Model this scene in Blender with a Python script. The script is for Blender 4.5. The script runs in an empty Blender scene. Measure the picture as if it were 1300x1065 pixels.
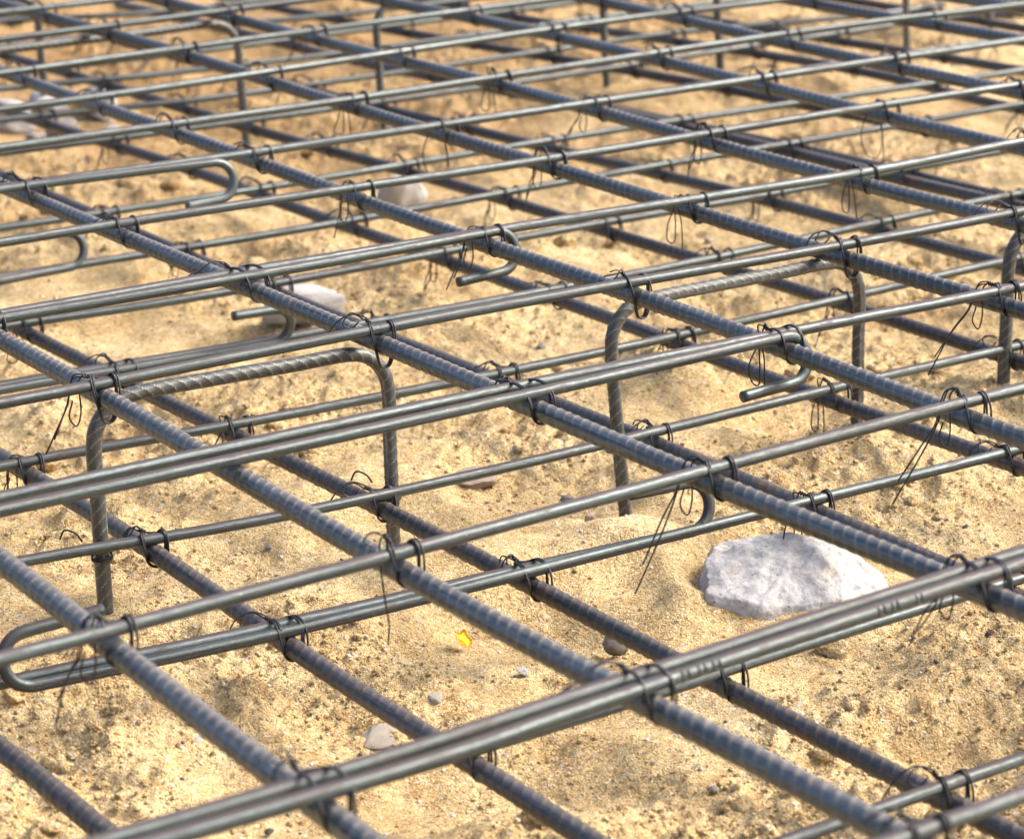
import bpy, bmesh, math, random
import numpy as np
from mathutils import Vector, Matrix

random.seed(7)
rng = np.random.default_rng(7)
scene = bpy.context.scene
COL = scene.collection
R = math.radians

# ------------------------------------------------------------------ camera
ZT, ZB, Z0 = 0.160, 0.030, -0.020        # upper mat, lower mat, mean sand level (metres)
cam_data = bpy.data.cameras.new('camera')
cam = bpy.data.objects.new('camera', cam_data)
COL.objects.link(cam)
scene.camera = cam
PITCH, ROLL = R(16.97), R(0.938)
_f = Vector((0, math.cos(PITCH), -math.sin(PITCH)))
_d = Vector((0, -math.sin(PITCH), -math.cos(PITCH)))
_r = Vector((1, 0, 0))
_r2 = math.cos(ROLL) * _r + math.sin(ROLL) * _d
_d2 = -math.sin(ROLL) * _r + math.cos(ROLL) * _d
M = Matrix.Identity(4)
for i in range(3):
    M[i][0] = _r2[i]; M[i][1] = -_d2[i]; M[i][2] = -_f[i]
M[2][3] = 0.718
cam.matrix_world = M
cam_data.sensor_width = 36.0
cam_data.lens = 3501.3 / 1300 * 36.0
cam_data.shift_y = -45.0 / 1300
cam_data.clip_start = 0.05
cam_data.clip_end = 500
cam_data.dof.use_dof = True
cam_data.dof.focus_distance = 1.98
cam_data.dof.aperture_fstop = 12.5

# ------------------------------------------------------------------ sky and sun (thin bright overcast, soft sun)
SUN_EL, SUN_AZ = R(43), R(78)            # azimuth clockwise from +Y (the view direction)
world = bpy.data.worlds.new('World')
scene.world = world
world.use_nodes = True
wn = world.node_tree.nodes; wl = world.node_tree.links
bg = wn['Background']
sky = wn.new('ShaderNodeTexSky')
sky.sky_type = 'NISHITA'
sky.sun_disc = False
sky.sun_elevation = SUN_EL
sky.sun_rotation = SUN_AZ
sky.air_density = 0.7; sky.dust_density = 5.0; sky.ozone_density = 0.4
wl.new(sky.outputs[0], bg.inputs[0])
bg.inputs[1].default_value = 0.13
sun_d = bpy.data.lights.new('sun', 'SUN')
sun_d.energy = 1.5
sun_d.angle = R(32)
sun_d.color = (1.0, 0.94, 0.86)
sun = bpy.data.objects.new('sun', sun_d)
COL.objects.link(sun)
_s = Vector((math.sin(SUN_AZ) * math.cos(SUN_EL), math.cos(SUN_AZ) * math.cos(SUN_EL), math.sin(SUN_EL)))
sun.rotation_euler = _s.to_track_quat('Z', 'Y').to_euler()
sun.location = (3, 3, 5)

scene.render.engine = 'CYCLES'
vs = scene.view_settings
vs.view_transform = 'Standard'; vs.look = 'None'; vs.gamma = 1.0
vs.exposure = 1.80
vs.use_curve_mapping = False

# ------------------------------------------------------------------ helpers
YAW = R(33.8)
V2 = np.array([math.cos(YAW), math.sin(YAW)])      # along the smooth bars
W2 = np.array([-math.sin(YAW), math.cos(YAW)])     # along the ribbed bars, away from the camera


def vw(v, w, z):
    p = V2 * v + W2 * w
    return np.array([p[0], p[1], z])


def tag(o, label, cat, group=None, kind=None):
    o['label'] = label
    o['category'] = cat
    if group: o['group'] = group
    if kind: o['kind'] = kind
    return o


def link(name, mesh, mat=None, parent=None):
    o = bpy.data.objects.new(name, mesh)
    COL.objects.link(o)
    if mat and not mesh.materials: mesh.materials.append(mat)
    if parent: o.parent = parent
    return o


def mesh_np(name, verts, quads=None, tris=None, smooth=True, uv=None, attr=None):
    me = bpy.data.meshes.new(name)
    verts = np.asarray(verts, dtype=np.float32)
    loops = []; starts = []; totals = []
    n = 0
    if quads is not None and len(quads):
        q = np.asarray(quads, dtype=np.int32)
        loops.append(q.ravel()); starts.append(np.arange(len(q)) * 4); totals.append(np.full(len(q), 4))
        n = len(q) * 4
    if tris is not None and len(tris):
        t = np.asarray(tris, dtype=np.int32)
        loops.append(t.ravel()); starts.append(n + np.arange(len(t)) * 3); totals.append(np.full(len(t), 3))
    L = np.concatenate(loops); S = np.concatenate(starts); T = np.concatenate(totals)
    me.vertices.add(len(verts)); me.vertices.foreach_set('co', verts.ravel())
    me.loops.add(len(L)); me.loops.foreach_set('vertex_index', L.astype(np.int32))
    me.polygons.add(len(S)); me.polygons.foreach_set('loop_start', S.astype(np.int32))
    me.polygons.foreach_set('loop_total', T.astype(np.int32))
    if smooth: me.polygons.foreach_set('use_smooth', np.ones(len(S), dtype=bool))
    if uv is not None:
        ul = me.uv_layers.new(name='UVMap')
        ul.data.foreach_set('uv', np.asarray(uv, dtype=np.float32)[L].ravel())
    if attr is not None:
        for k, a in attr.items():
            at = me.attributes.new(k, 'FLOAT', 'POINT')
            at.data.foreach_set('value', np.asarray(a, dtype=np.float32))
    me.update(calc_edges=True)
    return me


def catmull(P, step):
    """dense polyline through P (N x 3), about `step` apart; returns points"""
    P = np.asarray(P, dtype=float)
    if len(P) == 2:
        n = max(2, int(np.linalg.norm(P[1] - P[0]) / step))
        return P[0] + (P[1] - P[0]) * np.linspace(0, 1, n + 1)[:, None]
    Q = np.vstack([2 * P[0] - P[1], P, 2 * P[-1] - P[-2]])
    out = []
    for i in range(1, len(Q) - 2):
        p0, p1, p2, p3 = Q[i - 1:i + 3]
        d = [max(1e-6, np.linalg.norm(a - b)) ** 0.5 for a, b in ((p1, p0), (p2, p1), (p3, p2))]
        t0, t1, t2, t3 = 0, d[0], d[0] + d[1], d[0] + d[1] + d[2]
        n = max(1, int(round(np.linalg.norm(p2 - p1) / step)))
        t = np.linspace(t1, t2, n + 1)[:-1, None]
        a1 = (t1 - t) / (t1 - t0) * p0 + (t - t0) / (t1 - t0) * p1
        a2 = (t2 - t) / (t2 - t1) * p1 + (t - t1) / (t2 - t1) * p2
        a3 = (t3 - t) / (t3 - t2) * p2 + (t - t2) / (t3 - t2) * p3
        b1 = (t2 - t) / (t2 - t0) * a1 + (t - t0) / (t2 - t0) * a2
        b2 = (t3 - t) / (t3 - t1) * a2 + (t - t1) / (t3 - t1) * a3
        out.append((t2 - t) / (t2 - t1) * b1 + (t - t1) / (t2 - t1) * b2)
    out.append(P[-1:])
    return np.vstack(out)


def frames(C, up=(0, 0, 1)):
    T = np.gradient(C, axis=0)
    T /= np.linalg.norm(T, axis=1)[:, None]
    up = np.array(up, dtype=float)
    n = up - T[0] * (T[0] @ up)
    if np.linalg.norm(n) < 1e-3:
        up = np.array([1.0, 0, 0]); n = up - T[0] * (T[0] @ up)
    n /= np.linalg.norm(n)
    N = np.empty_like(C); N[0] = n
    for i in range(1, len(C)):
        n = N[i - 1] - T[i] * (T[i] @ N[i - 1])
        N[i] = n / np.linalg.norm(n)
    return T, N, np.cross(T, N)


def sweep(C, radius, seg, rib=None, phase=0.0, up=(0, 0, 1)):
    """tube along C. rib=(pitch, height, skew): crescent ribs + two seams. returns verts, quads, tris, uv, ribattr"""
    T, N, B = frames(C, up)
    s = np.concatenate([[0], np.cumsum(np.linalg.norm(np.diff(C, axis=0), axis=1))])
    th = np.arange(seg) / seg * 2 * math.pi + math.pi       # seam starts underneath
    n = len(C)
    rr = np.full((n, seg), radius)
    ra = np.zeros((n, seg))
    if rib:
        pitch, h, skew, seam, width = rib
        a = th - seam
        side = np.abs(np.sin(a)) ** 0.6
        ph = (s[:, None] + phase + skew * np.cos(a)[None, :] * np.sign(np.sin(a))[None, :]) / pitch
        fr = np.abs((ph % 1.0) - 0.5) * 2                    # 0 at rib centre
        b = np.clip(1.0 - fr / width, 0, 1)
        b = b * b * (3 - 2 * b)
        ra = b * side[None, :]
        sm = np.clip(1 - np.abs(np.sin(a)) / 0.28, 0, 1)
        rr = radius * 0.955 + h * ra + 0.7 * h * sm[None, :]
        ra = np.maximum(ra, 0.6 * sm[None, :])
    V = C[:, None, :] + rr[..., None] * (np.cos(th)[None, :, None] * N[:, None, :] + np.sin(th)[None, :, None] * B[:, None, :])
    V = V.reshape(-1, 3)
    i = np.arange(n - 1)[:, None] * seg; j = np.arange(seg)[None, :]
    j2 = (j + 1) % seg
    Q = np.stack([i + j, i + j2, i + seg + j2, i + seg + j], -1).reshape(-1, 4)
    uv = np.stack([np.broadcast_to(np.arange(seg) / seg, (n, seg)), np.broadcast_to(s[:, None], (n, seg))], -1).reshape(-1, 2)
    # end caps
    V = np.vstack([V, C[:1], C[-1:]])
    uv = np.vstack([uv, [[0, 0]], [[0, s[-1]]]])
    k0, k1 = n * seg, n * seg + 1
    jj = np.arange(seg); kk = (jj + 1) % seg
    t0 = np.stack([np.full(seg, k0), kk, jj], -1)
    t1 = np.stack([np.full(seg, k1), (n - 1) * seg + jj, (n - 1) * seg + kk], -1)
    return V, Q, np.vstack([t0, t1]), uv, np.concatenate([ra.ravel(), [0, 0]])


class Parts:
    """collects swept pieces of ONE object into one mesh"""
    def __init__(self): self.v = []; self.q = []; self.t = []; self.u = []; self.r = []; self.n = 0
    def add(self, pack):
        V, Q, T, U, A = pack
        self.v.append(V); self.q.append(Q + self.n); self.t.append(T + self.n); self.u.append(U); self.r.append(A)
        self.n += len(V)
    def mesh(self, name):
        return mesh_np(name, np.vstack(self.v), np.vstack(self.q), np.vstack(self.t), True, np.vstack(self.u), {'rib': np.concatenate(self.r)})


# lattice noise in numpy --------------------------------------------------------
def _h(ix, iy, seed):
    n = (ix.astype(np.int64) * 374761393 + iy.astype(np.int64) * 668265263 + seed * 974634777) & 0xffffffff
    n = ((n ^ (n >> 13)) * 1274126177) & 0xffffffff
    n = (n ^ (n >> 16)) & 0xffffffff
    return n / 4294967295.0


def vnoise(x, y, seed=0):
    x0 = np.floor(x); y0 = np.floor(y); fx = x - x0; fy = y - y0
    fx = fx * fx * fx * (fx * (fx * 6 - 15) + 10); fy = fy * fy * fy * (fy * (fy * 6 - 15) + 10)
    ix = x0.astype(np.int64); iy = y0.astype(np.int64)
    a = _h(ix, iy, seed); b = _h(ix + 1, iy, seed); c = _h(ix, iy + 1, seed); d = _h(ix + 1, iy + 1, seed)
    return (a * (1 - fx) + b * fx) * (1 - fy) + (c * (1 - fx) + d * fx) * fy - 0.5


def fbm(x, y, octaves, seed=0, gain=0.5):
    o = 0; a = 1.0
    for k in range(octaves):
        c, s = math.cos(0.7 * k + seed), math.sin(0.7 * k + seed)
        o = o + a * vnoise((x * c - y * s) * 2 ** k, (x * s + y * c) * 2 ** k, seed + 17 * k)
        a *= gain
    return o


def worley(x, y, seed=0):
    ix = np.floor(x).astype(np.int64); iy = np.floor(y).astype(np.int64)
    best = np.full(x.shape, 9.0); rnd = np.zeros(x.shape)
    for dx in (-1, 0, 1):
        for dy in (-1, 0, 1):
            cx = ix + dx; cy = iy + dy
            px = cx + 0.1 + 0.8 * _h(cx, cy, seed); py = cy + 0.1 + 0.8 * _h(cx, cy, seed + 5)
            d = (px - x) ** 2 + (py - y) ** 2
            m = d < best
            best = np.where(m, d, best); rnd = np.where(m, _h(cx, cy, seed + 11), rnd)
    return np.sqrt(best), rnd


# ------------------------------------------------------------------ materials
def new_mat(name):
    m = bpy.data.materials.new(name); m.use_nodes = True
    nt = m.node_tree
    return m, nt, nt.nodes['Principled BSDF']


def nd(nt, typ, **kw):
    n = nt.nodes.new(typ)
    for k, v in kw.items():
        if k.startswith('i_'):
            n.inputs[int(k[2:]) if k[2:].isdigit() else k[2:]].default_value = v
        else:
            setattr(n, k, v)
    return n


def ramp(nt, fac, stops, interp='LINEAR'):
    r = nt.nodes.new('ShaderNodeValToRGB')
    r.color_ramp.interpolation = interp
    e = r.color_ramp.elements
    while len(e) < len(stops): e.new(0.5)
    for k, (p, c) in enumerate(stops):
        e[k].position = p
        e[k].color = (c, c, c, 1) if not hasattr(c, '__len__') else (*c, 1)
    nt.links.new(fac, r.inputs[0])
    return r.outputs[0]


def mix(nt, fac, a, b, blend='MIX'):
    m = nt.nodes.new('ShaderNodeMix'); m.data_type = 'RGBA'; m.blend_type = blend
    for k, s in ((0, fac), (6, a), (7, b)):
        if hasattr(s, 'links'): nt.links.new(s, m.inputs[k])
        elif k == 0: m.inputs[0].default_value = s
        else: m.inputs[k].default_value = (*s, 1)
    return m.outputs[2]


def noise(nt, vec, scale, detail=4, rough=0.55):
    n = nd(nt, 'ShaderNodeTexNoise'); n.inputs['Scale'].default_value = scale
    n.inputs['Detail'].default_value = detail; n.inputs['Roughness'].default_value = rough
    nt.links.new(vec, n.inputs['Vector'])
    return n.outputs['Fac']


def mapping(nt, vec, scale, rnd=None):
    mp = nd(nt, 'ShaderNodeMapping'); mp.inputs['Scale'].default_value = scale
    nt.links.new(vec, mp.inputs['Vector'])
    if rnd is not None:
        mul = nd(nt, 'ShaderNodeMath', operation='MULTIPLY'); mul.inputs[1].default_value = 40.0
        nt.links.new(rnd, mul.inputs[0])
        nt.links.new(mul.outputs[0], mp.inputs['Location'])
    return mp.outputs[0]


def nd_scale(nt, sock, k):
    m = nd(nt, 'ShaderNodeMath', operation='MULTIPLY'); m.inputs[1].default_value = k
    nt.links.new(sock, m.inputs[0])
    return m.outputs[0]


def sand_material(name, island=False):
    m, nt, p = new_mat(name)
    co = nd(nt, 'ShaderNodeTexCoord').outputs['Object']
    big = noise(nt, co, 7.0, 5, 0.6)
    mid = noise(nt, co, 45.0, 5, 0.65)
    base = ramp(nt, big, [(0.30, (0.60, 0.435, 0.215)), (0.5, (0.70, 0.535, 0.280)), (0.70, (0.75, 0.600, 0.345))])
    damp = ramp(nt, mid, [(0.34, (0.82, 0.77, 0.70)), (0.52, (1.0, 1.0, 1.0)), (0.75, (1.05, 1.05, 1.04))])
    col = mix(nt, 1.0, base, damp, 'MULTIPLY')
    # sand turns darker and browner around the rubble, with a noisy edge
    vs_ = nd(nt, 'ShaderNodeVectorMath', operation='SUBTRACT'); vs_.inputs[1].default_value = (-0.75, 4.5, 0.0)
    nt.links.new(co, vs_.inputs[0])
    ln = nd(nt, 'ShaderNodeVectorMath', operation='LENGTH'); nt.links.new(vs_.outputs[0], ln.inputs[0])
    wa = nd(nt, 'ShaderNodeMath', operation='MULTIPLY_ADD'); wa.inputs[1].default_value = 1.2
    nt.links.new(big, wa.inputs[0]); nt.links.new(ln.outputs['Value'], wa.inputs[2])
    browner = ramp(nt, nd_scale(nt, wa.outputs[0], 0.38), [(0.45, (0.62, 0.54, 0.46)), (0.95, (1, 1, 1))])
    col = mix(nt, 1.0, col, browner, 'MULTIPLY')
    # individual grains: quartz white, amber, a few dark
    vo = nd(nt, 'ShaderNodeTexVoronoi', feature='F1'); vo.inputs['Scale'].default_value = 620.0
    nt.links.new(co, vo.inputs['Vector'])
    sx = nd(nt, 'ShaderNodeSeparateColor'); nt.links.new(vo.outputs['Color'], sx.inputs[0])
    g = ramp(nt, sx.outputs[0], [(0.0, (0.42, 0.36, 0.30)), (0.05, (0.70, 0.62, 0.52)), (0.30, (0.93, 0.90, 0.86)), (0.72, (1.05, 1.03, 1.0)), (0.93, (1.24, 1.24, 1.26)), (1.0, (1.42, 1.48, 1.6))])
    col = mix(nt, 0.85, col, g, 'MULTIPLY')
    am = ramp(nt, sx.outputs[1], [(0.86, 0.0), (0.95, 0.6)])
    col = mix(nt, am, col, (0.50, 0.24, 0.06))
    vo2 = nd(nt, 'ShaderNodeTexVoronoi', feature='F1'); vo2.inputs['Scale'].default_value = 380.0
    nt.links.new(co, vo2.inputs['Vector'])
    sx2 = nd(nt, 'ShaderNodeSeparateColor'); nt.links.new(vo2.outputs['Color'], sx2.inputs[0])
    sp = ramp(nt, sx2.outputs[0], [(0.955, 0.0), (0.985, 0.55)])
    col = mix(nt, sp, col, (0.16, 0.12, 0.09))
    sp2 = ramp(nt, sx2.outputs[1], [(0.95, 0.0), (0.985, 0.6)])
    col = mix(nt, sp2, col, (0.66, 0.60, 0.54))
    if island:
        gi = nd(nt, 'ShaderNodeNewGeometry')
        v = ramp(nt, gi.outputs['Random Per Island'], [(0.0, (0.88, 0.85, 0.80)), (0.5, (1, 1, 1)), (1.0, (1.12, 1.12, 1.10))])
        col = mix(nt, 1.0, col, v, 'MULTIPLY')
    nt.links.new(col, p.inputs['Base Color'])
    p.inputs['Roughness'].default_value = 0.92
    p.inputs['Specular IOR Level'].default_value = 0.25
    b1 = noise(nt, co, 320.0, 4, 0.7)
    bump = nd(nt, 'ShaderNodeBump'); bump.inputs['Strength'].default_value = 1.0; bump.inputs['Distance'].default_value = 0.0048
    nt.links.new(b1, bump.inputs['Height'])
    b0 = nd(nt, 'ShaderNodeBump'); b0.inputs['Strength'].default_value = 1.0; b0.inputs['Distance'].default_value = 0.0050
    nt.links.new(noise(nt, co, 125.0, 3, 0.6), b0.inputs['Height']); nt.links.new(b0.outputs[0], bump.inputs['Normal'])
    b2 = nd(nt, 'ShaderNodeBump'); b2.inputs['Strength'].default_value = 0.8; b2.inputs['Distance'].default_value = 0.0018
    b2.invert = True
    nt.links.new(vo.outputs['Distance'], b2.inputs['Height']); nt.links.new(bump.outputs[0], b2.inputs['Normal'])
    nt.links.new(b2.outputs[0], p.inputs['Normal'])
    return m


def steel_material(name, dark, light, rust, metallic, rough, rust_at, rib_col=None, rib_amt=0.0, streak=9.0, crown=None):
    m, nt, p = new_mat(name)
    uv = nd(nt, 'ShaderNodeUVMap').outputs[0]
    info = nd(nt, 'ShaderNodeObjectInfo').outputs['Random']
    s1 = noise(nt, mapping(nt, uv, (streak, 3.5, 1), info), 1.6, 5, 0.6)       # long streaks of mill scale
    s2 = noise(nt, mapping(nt, uv, (14.0, 120.0, 1), info), 1.5, 5, 0.65)      # mottling
    s3 = noise(nt, mapping(nt, uv, (5.0, 26.0, 1), info), 1.5, 6, 0.7)         # rust patches
    col = ramp(nt, s1, [(0.32, dark), (0.66, light)])
    mot = ramp(nt, s2, [(0.3, 0.68), (0.55, 1.0), (0.75, 1.28)])
    col = mix(nt, 1.0, col, mot, 'MULTIPLY')
    ov = ramp(nt, info, [(0.0, 0.78), (1.0, 1.22)])
    col = mix(nt, 1.0, col, ov, 'MULTIPLY')
    rf = ramp(nt, s3, [(rust_at, 0.0), (rust_at + 0.14, 0.85)])
    col = mix(nt, rf, col, rust)
    if crown:                                    # dark brown, rougher band along the bar's crown, edge broken by noise
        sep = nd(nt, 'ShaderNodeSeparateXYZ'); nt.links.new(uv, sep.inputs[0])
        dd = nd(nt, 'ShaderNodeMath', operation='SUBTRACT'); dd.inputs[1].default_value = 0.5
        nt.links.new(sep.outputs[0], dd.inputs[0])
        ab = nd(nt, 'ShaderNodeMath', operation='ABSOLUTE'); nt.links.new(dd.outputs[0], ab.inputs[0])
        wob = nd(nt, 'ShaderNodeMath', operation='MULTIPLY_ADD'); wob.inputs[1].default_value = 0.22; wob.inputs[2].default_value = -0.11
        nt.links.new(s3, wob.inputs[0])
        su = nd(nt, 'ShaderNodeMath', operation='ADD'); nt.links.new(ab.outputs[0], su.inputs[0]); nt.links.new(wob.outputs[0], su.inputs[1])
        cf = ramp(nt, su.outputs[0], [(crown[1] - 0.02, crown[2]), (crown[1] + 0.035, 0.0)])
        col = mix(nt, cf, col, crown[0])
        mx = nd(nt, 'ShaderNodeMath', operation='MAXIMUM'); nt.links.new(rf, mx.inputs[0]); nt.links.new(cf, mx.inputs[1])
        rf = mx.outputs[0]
    if rib_col:
        at = nd(nt, 'ShaderNodeAttribute', attribute_name='rib')
        mu = nd(nt, 'ShaderNodeMath', operation='MULTIPLY'); mu.inputs[1].default_value = rib_amt
        nt.links.new(at.outputs['Fac'], mu.inputs[0])
        k = ramp(nt, s2, [(0.35, 0.35), (0.6, 1.0)])
        mu2 = nd(nt, 'ShaderNodeMath', operation='MULTIPLY')
        nt.links.new(mu.outputs[0], mu2.inputs[0]); nt.links.new(k, mu2.inputs[1])
        if crown:                                # dust and bright wear sit mostly on the upper rib tips
            up = ramp(nt, ab.outputs[0], [(0.07, 1.0), (0.19, 0.22)])
            mu3 = nd(nt, 'ShaderNodeMath', operation='MULTIPLY')
            nt.links.new(mu2.outputs[0], mu3.inputs[0]); nt.links.new(up, mu3.inputs[1])
            col = mix(nt, mu3.outputs[0], col, rib_col)
        else:
            col = mix(nt, mu2.outputs[0], col, rib_col)
    sp = ramp(nt, noise(nt, mapping(nt, uv, (22.0, 330.0, 1), info), 1.7, 3, 0.5), [(0.70, 0.0), (0.76, 0.7)])
    col = mix(nt, sp, col, (0.52, 0.45, 0.35))                                # specks of dried sand
    nt.links.new(col, p.inputs['Base Color'])
    me = nd(nt, 'ShaderNodeMath', operation='MULTIPLY_ADD'); me.inputs[1].default_value = -metallic * 0.8; me.inputs[2].default_value = metallic
    nt.links.new(rf, me.inputs[0]); nt.links.new(me.outputs[0], p.inputs['Metallic'])
    rg = nd(nt, 'ShaderNodeMath', operation='MULTIPLY_ADD'); rg.inputs[1].default_value = 0.3; rg.inputs[2].default_value = rough
    nt.links.new(rf, rg.inputs[0]); nt.links.new(rg.outputs[0], p.inputs['Roughness'])
    bu = nd(nt, 'ShaderNodeBump'); bu.inputs['Strength'].default_value = 0.35; bu.inputs['Distance'].default_value = 0.0006
    nt.links.new(s2, bu.inputs['Height']); nt.links.new(bu.outputs[0], p.inputs['Normal'])
    return m


def stone_material(name, c0, c1, pit=(0.12, 0.11, 0.10), dust=0.25, scale=1.0):
    m, nt, p = new_mat(name)
    co = nd(nt, 'ShaderNodeTexCoord').outputs['Object']
    a = noise(nt, co, 28 * scale, 6, 0.65)
    col = ramp(nt, a, [(0.3, c0), (0.68, c1)])
    b = ramp(nt, noise(nt, co, 260 * scale, 3, 0.6), [(0.28, 0.72), (0.5, 1.0), (0.72, 1.12)])
    col = mix(nt, 1.0, col, b, 'MULTIPLY')
    vo = nd(nt, 'ShaderNodeTexVoronoi'); vo.inputs['Scale'].default_value = 170 * scale
    nt.links.new(co, vo.inputs['Vector'])
    pk = ramp(nt, vo.outputs['Distance'], [(0.10, 0.75), (0.20, 0.0)])
    sc = nd(nt, 'ShaderNodeSeparateColor'); nt.links.new(vo.outputs['Color'], sc.inputs[0])
    gate = ramp(nt, sc.outputs[0], [(0.62, 0.0), (0.66, 1.0)])
    mm = nd(nt, 'ShaderNodeMath', operation='MULTIPLY'); nt.links.new(pk, mm.inputs[0]); nt.links.new(gate, mm.inputs[1])
    col = mix(nt, mm.outputs[0], col, pit)
    ds = ramp(nt, noise(nt, co, 55 * scale, 5, 0.7), [(0.52, 0.0), (0.66, dust)])
    col = mix(nt, ds, col, (0.55, 0.40, 0.21))
    nt.links.new(col, p.inputs['Base Color'])
    p.inputs['Roughness'].default_value = 0.9
    p.inputs['Specular IOR Level'].default_value = 0.25
    bu = nd(nt, 'ShaderNodeBump'); bu.inputs['Strength'].default_value = 0.8; bu.inputs['Distance'].default_value = 0.002
    nt.links.new(noise(nt, co, 190 * scale, 6, 0.7), bu.inputs['Height']); nt.links.new(bu.outputs[0], p.inputs['Normal'])
    return m


MAT = {}
MAT['sand'] = sand_material('golden_sand')
MAT['crumb'] = sand_material('sand_clods', True)
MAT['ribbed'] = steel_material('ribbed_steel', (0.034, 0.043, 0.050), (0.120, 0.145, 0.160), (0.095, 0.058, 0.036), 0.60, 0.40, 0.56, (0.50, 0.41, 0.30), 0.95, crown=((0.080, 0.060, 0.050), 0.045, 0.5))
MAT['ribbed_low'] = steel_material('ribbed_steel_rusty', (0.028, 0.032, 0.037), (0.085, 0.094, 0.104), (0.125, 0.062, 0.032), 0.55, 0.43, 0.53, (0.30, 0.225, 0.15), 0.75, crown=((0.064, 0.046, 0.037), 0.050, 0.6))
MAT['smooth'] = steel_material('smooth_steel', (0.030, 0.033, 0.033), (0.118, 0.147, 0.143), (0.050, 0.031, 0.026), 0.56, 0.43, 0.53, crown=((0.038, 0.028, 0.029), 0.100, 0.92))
MAT['chair'] = steel_material('chair_steel', (0.040, 0.043, 0.040), (0.086, 0.090, 0.083), (0.080, 0.054, 0.036), 0.45, 0.48, 0.58, (0.40, 0.375, 0.315), 0.8)
MAT['wire'] = steel_material('annealed_wire', (0.012, 0.012, 0.013), (0.040, 0.040, 0.042), (0.05, 0.033, 0.022), 0.5, 0.42, 0.62)
MAT['concrete'] = stone_material('old_concrete', (0.37, 0.36, 0.345), (0.46, 0.45, 0.435), dust=0.25)
MAT['white_stone'] = stone_material('white_stone', (0.46, 0.45, 0.43), (0.64, 0.63, 0.61), dust=0.35)
MAT['grey_stone'] = stone_material('grey_stone', (0.20, 0.19, 0.175), (0.34, 0.32, 0.30), dust=0.35)
MAT['brown_stone'] = stone_material('brown_stone', (0.30, 0.23, 0.18), (0.46, 0.37, 0.31), dust=0.4)
MAT['pale_stone'] = stone_material('pale_stone', (0.36, 0.33, 0.28), (0.50, 0.45, 0.38), dust=0.6)
MAT['dark_stone'] = stone_material('dark_stone', (0.05, 0.05, 0.05), (0.13, 0.13, 0.13), dust=0.2)

# ------------------------------------------------------------------ sand ground
# (x, y, sigma_along, sigma_across, rotation, height) : mounds, ridges, pits and foot marks
BUMPS = [
    (-0.300, 1.700, 0.075, 0.040, 0.3, 0.024), (-0.330, 1.640, 0.070, 0.050, 0.0, 0.014), (-0.245, 1.690, 0.030, 0.020, 0.5, 0.010),
    (-0.262, 1.790, 0.022, 0.022, 0.0, -0.026), (0.130, 2.385, 0.060, 0.040, -0.6, 0.018), (0.200, 2.450, 0.060, 0.050, 0.2, 0.014),
    (0.270, 2.150, 0.075, 0.020, -0.35, 0.016), (0.250, 2.305, 0.055, 0.045, 0.0, -0.022), (0.315, 2.255, 0.050, 0.030, -0.4, 0.008),
    (0.088, 1.985, 0.035, 0.030, -0.7, 0.017), (0.045, 1.955, 0.045, 0.030, 0.0, 0.008), (0.020, 1.840, 0.060, 0.035, 0.2, -0.016),
    (-0.030, 1.905, 0.040, 0.030, 0.0, 0.010), (0.265, 1.625, 0.075, 0.026, 0.15, -0.022), (0.285, 1.690, 0.090, 0.025, 0.1, 0.012),
    (0.400, 1.720, 0.120, 0.040, -0.2, -0.010), (0.330, 1.960, 0.100, 0.060, -0.3, -0.008), (-0.150, 2.080, 0.060, 0.045, 0.4, 0.014),
    (-0.105, 1.905, 0.055, 0.040, 0.3, 0.012), (-0.180, 1.960, 0.050, 0.040, 0.0, -0.010), (-0.270, 2.450, 0.060, 0.050, 0.0, 0.012),
    (-0.330, 2.250, 0.070, 0.050, 0.5, -0.010), (-0.020, 2.290, 0.060, 0.035, 0.3, -0.012), (-0.060, 2.180, 0.050, 0.030, -0.2, 0.010),
    (0.030, 2.110, 0.060, 0.030, 0.0, -0.008), (0.150, 1.990, 0.050, 0.030, 0.4, 0.010), (0.145, 1.820, 0.060, 0.025, 0.3, -0.012),
    (0.480, 2.330, 0.120, 0.060, 0.1, 0.014), (0.420, 2.600, 0.150, 0.070, -0.2, -0.014), (-0.100, 2.800, 0.140, 0.060, 0.2, 0.014),
    (0.100, 3.000, 0.160, 0.070, 0.0, -0.016), (-0.400, 3.000, 0.150, 0.080, 0.1, 0.016), (0.500, 3.100, 0.150, 0.070, 0.3, 0.016),
    (-0.150, 3.600, 0.200, 0.080, 0.0, -0.018), (0.350, 3.700, 0.200, 0.090, 0.0, 0.018), (0.262, 1.852, 0.042, 0.010, 0.65, 0.010), (0.118, 1.890, 0.010, 0.040, 0.0, 0.007), (0.150, 1.620, 0.080, 0.030, -0.1, 0.010),
    (-0.020, 1.560, 0.080, 0.040, 0.2, -0.012), (-0.160, 1.740, 0.070, 0.030, -0.1, -0.008), (-0.080, 1.450, 0.090, 0.040, 0.3, 0.012), (0.220, 1.440, 0.100, 0.040, -0.2, 0.012),
]


def crumble(x, y):
    m = fbm(x * 5.5, y * 5.5, 3, 31)
    return np.clip(0.58 + 1.7 * m, 0.12, 1.0)


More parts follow.
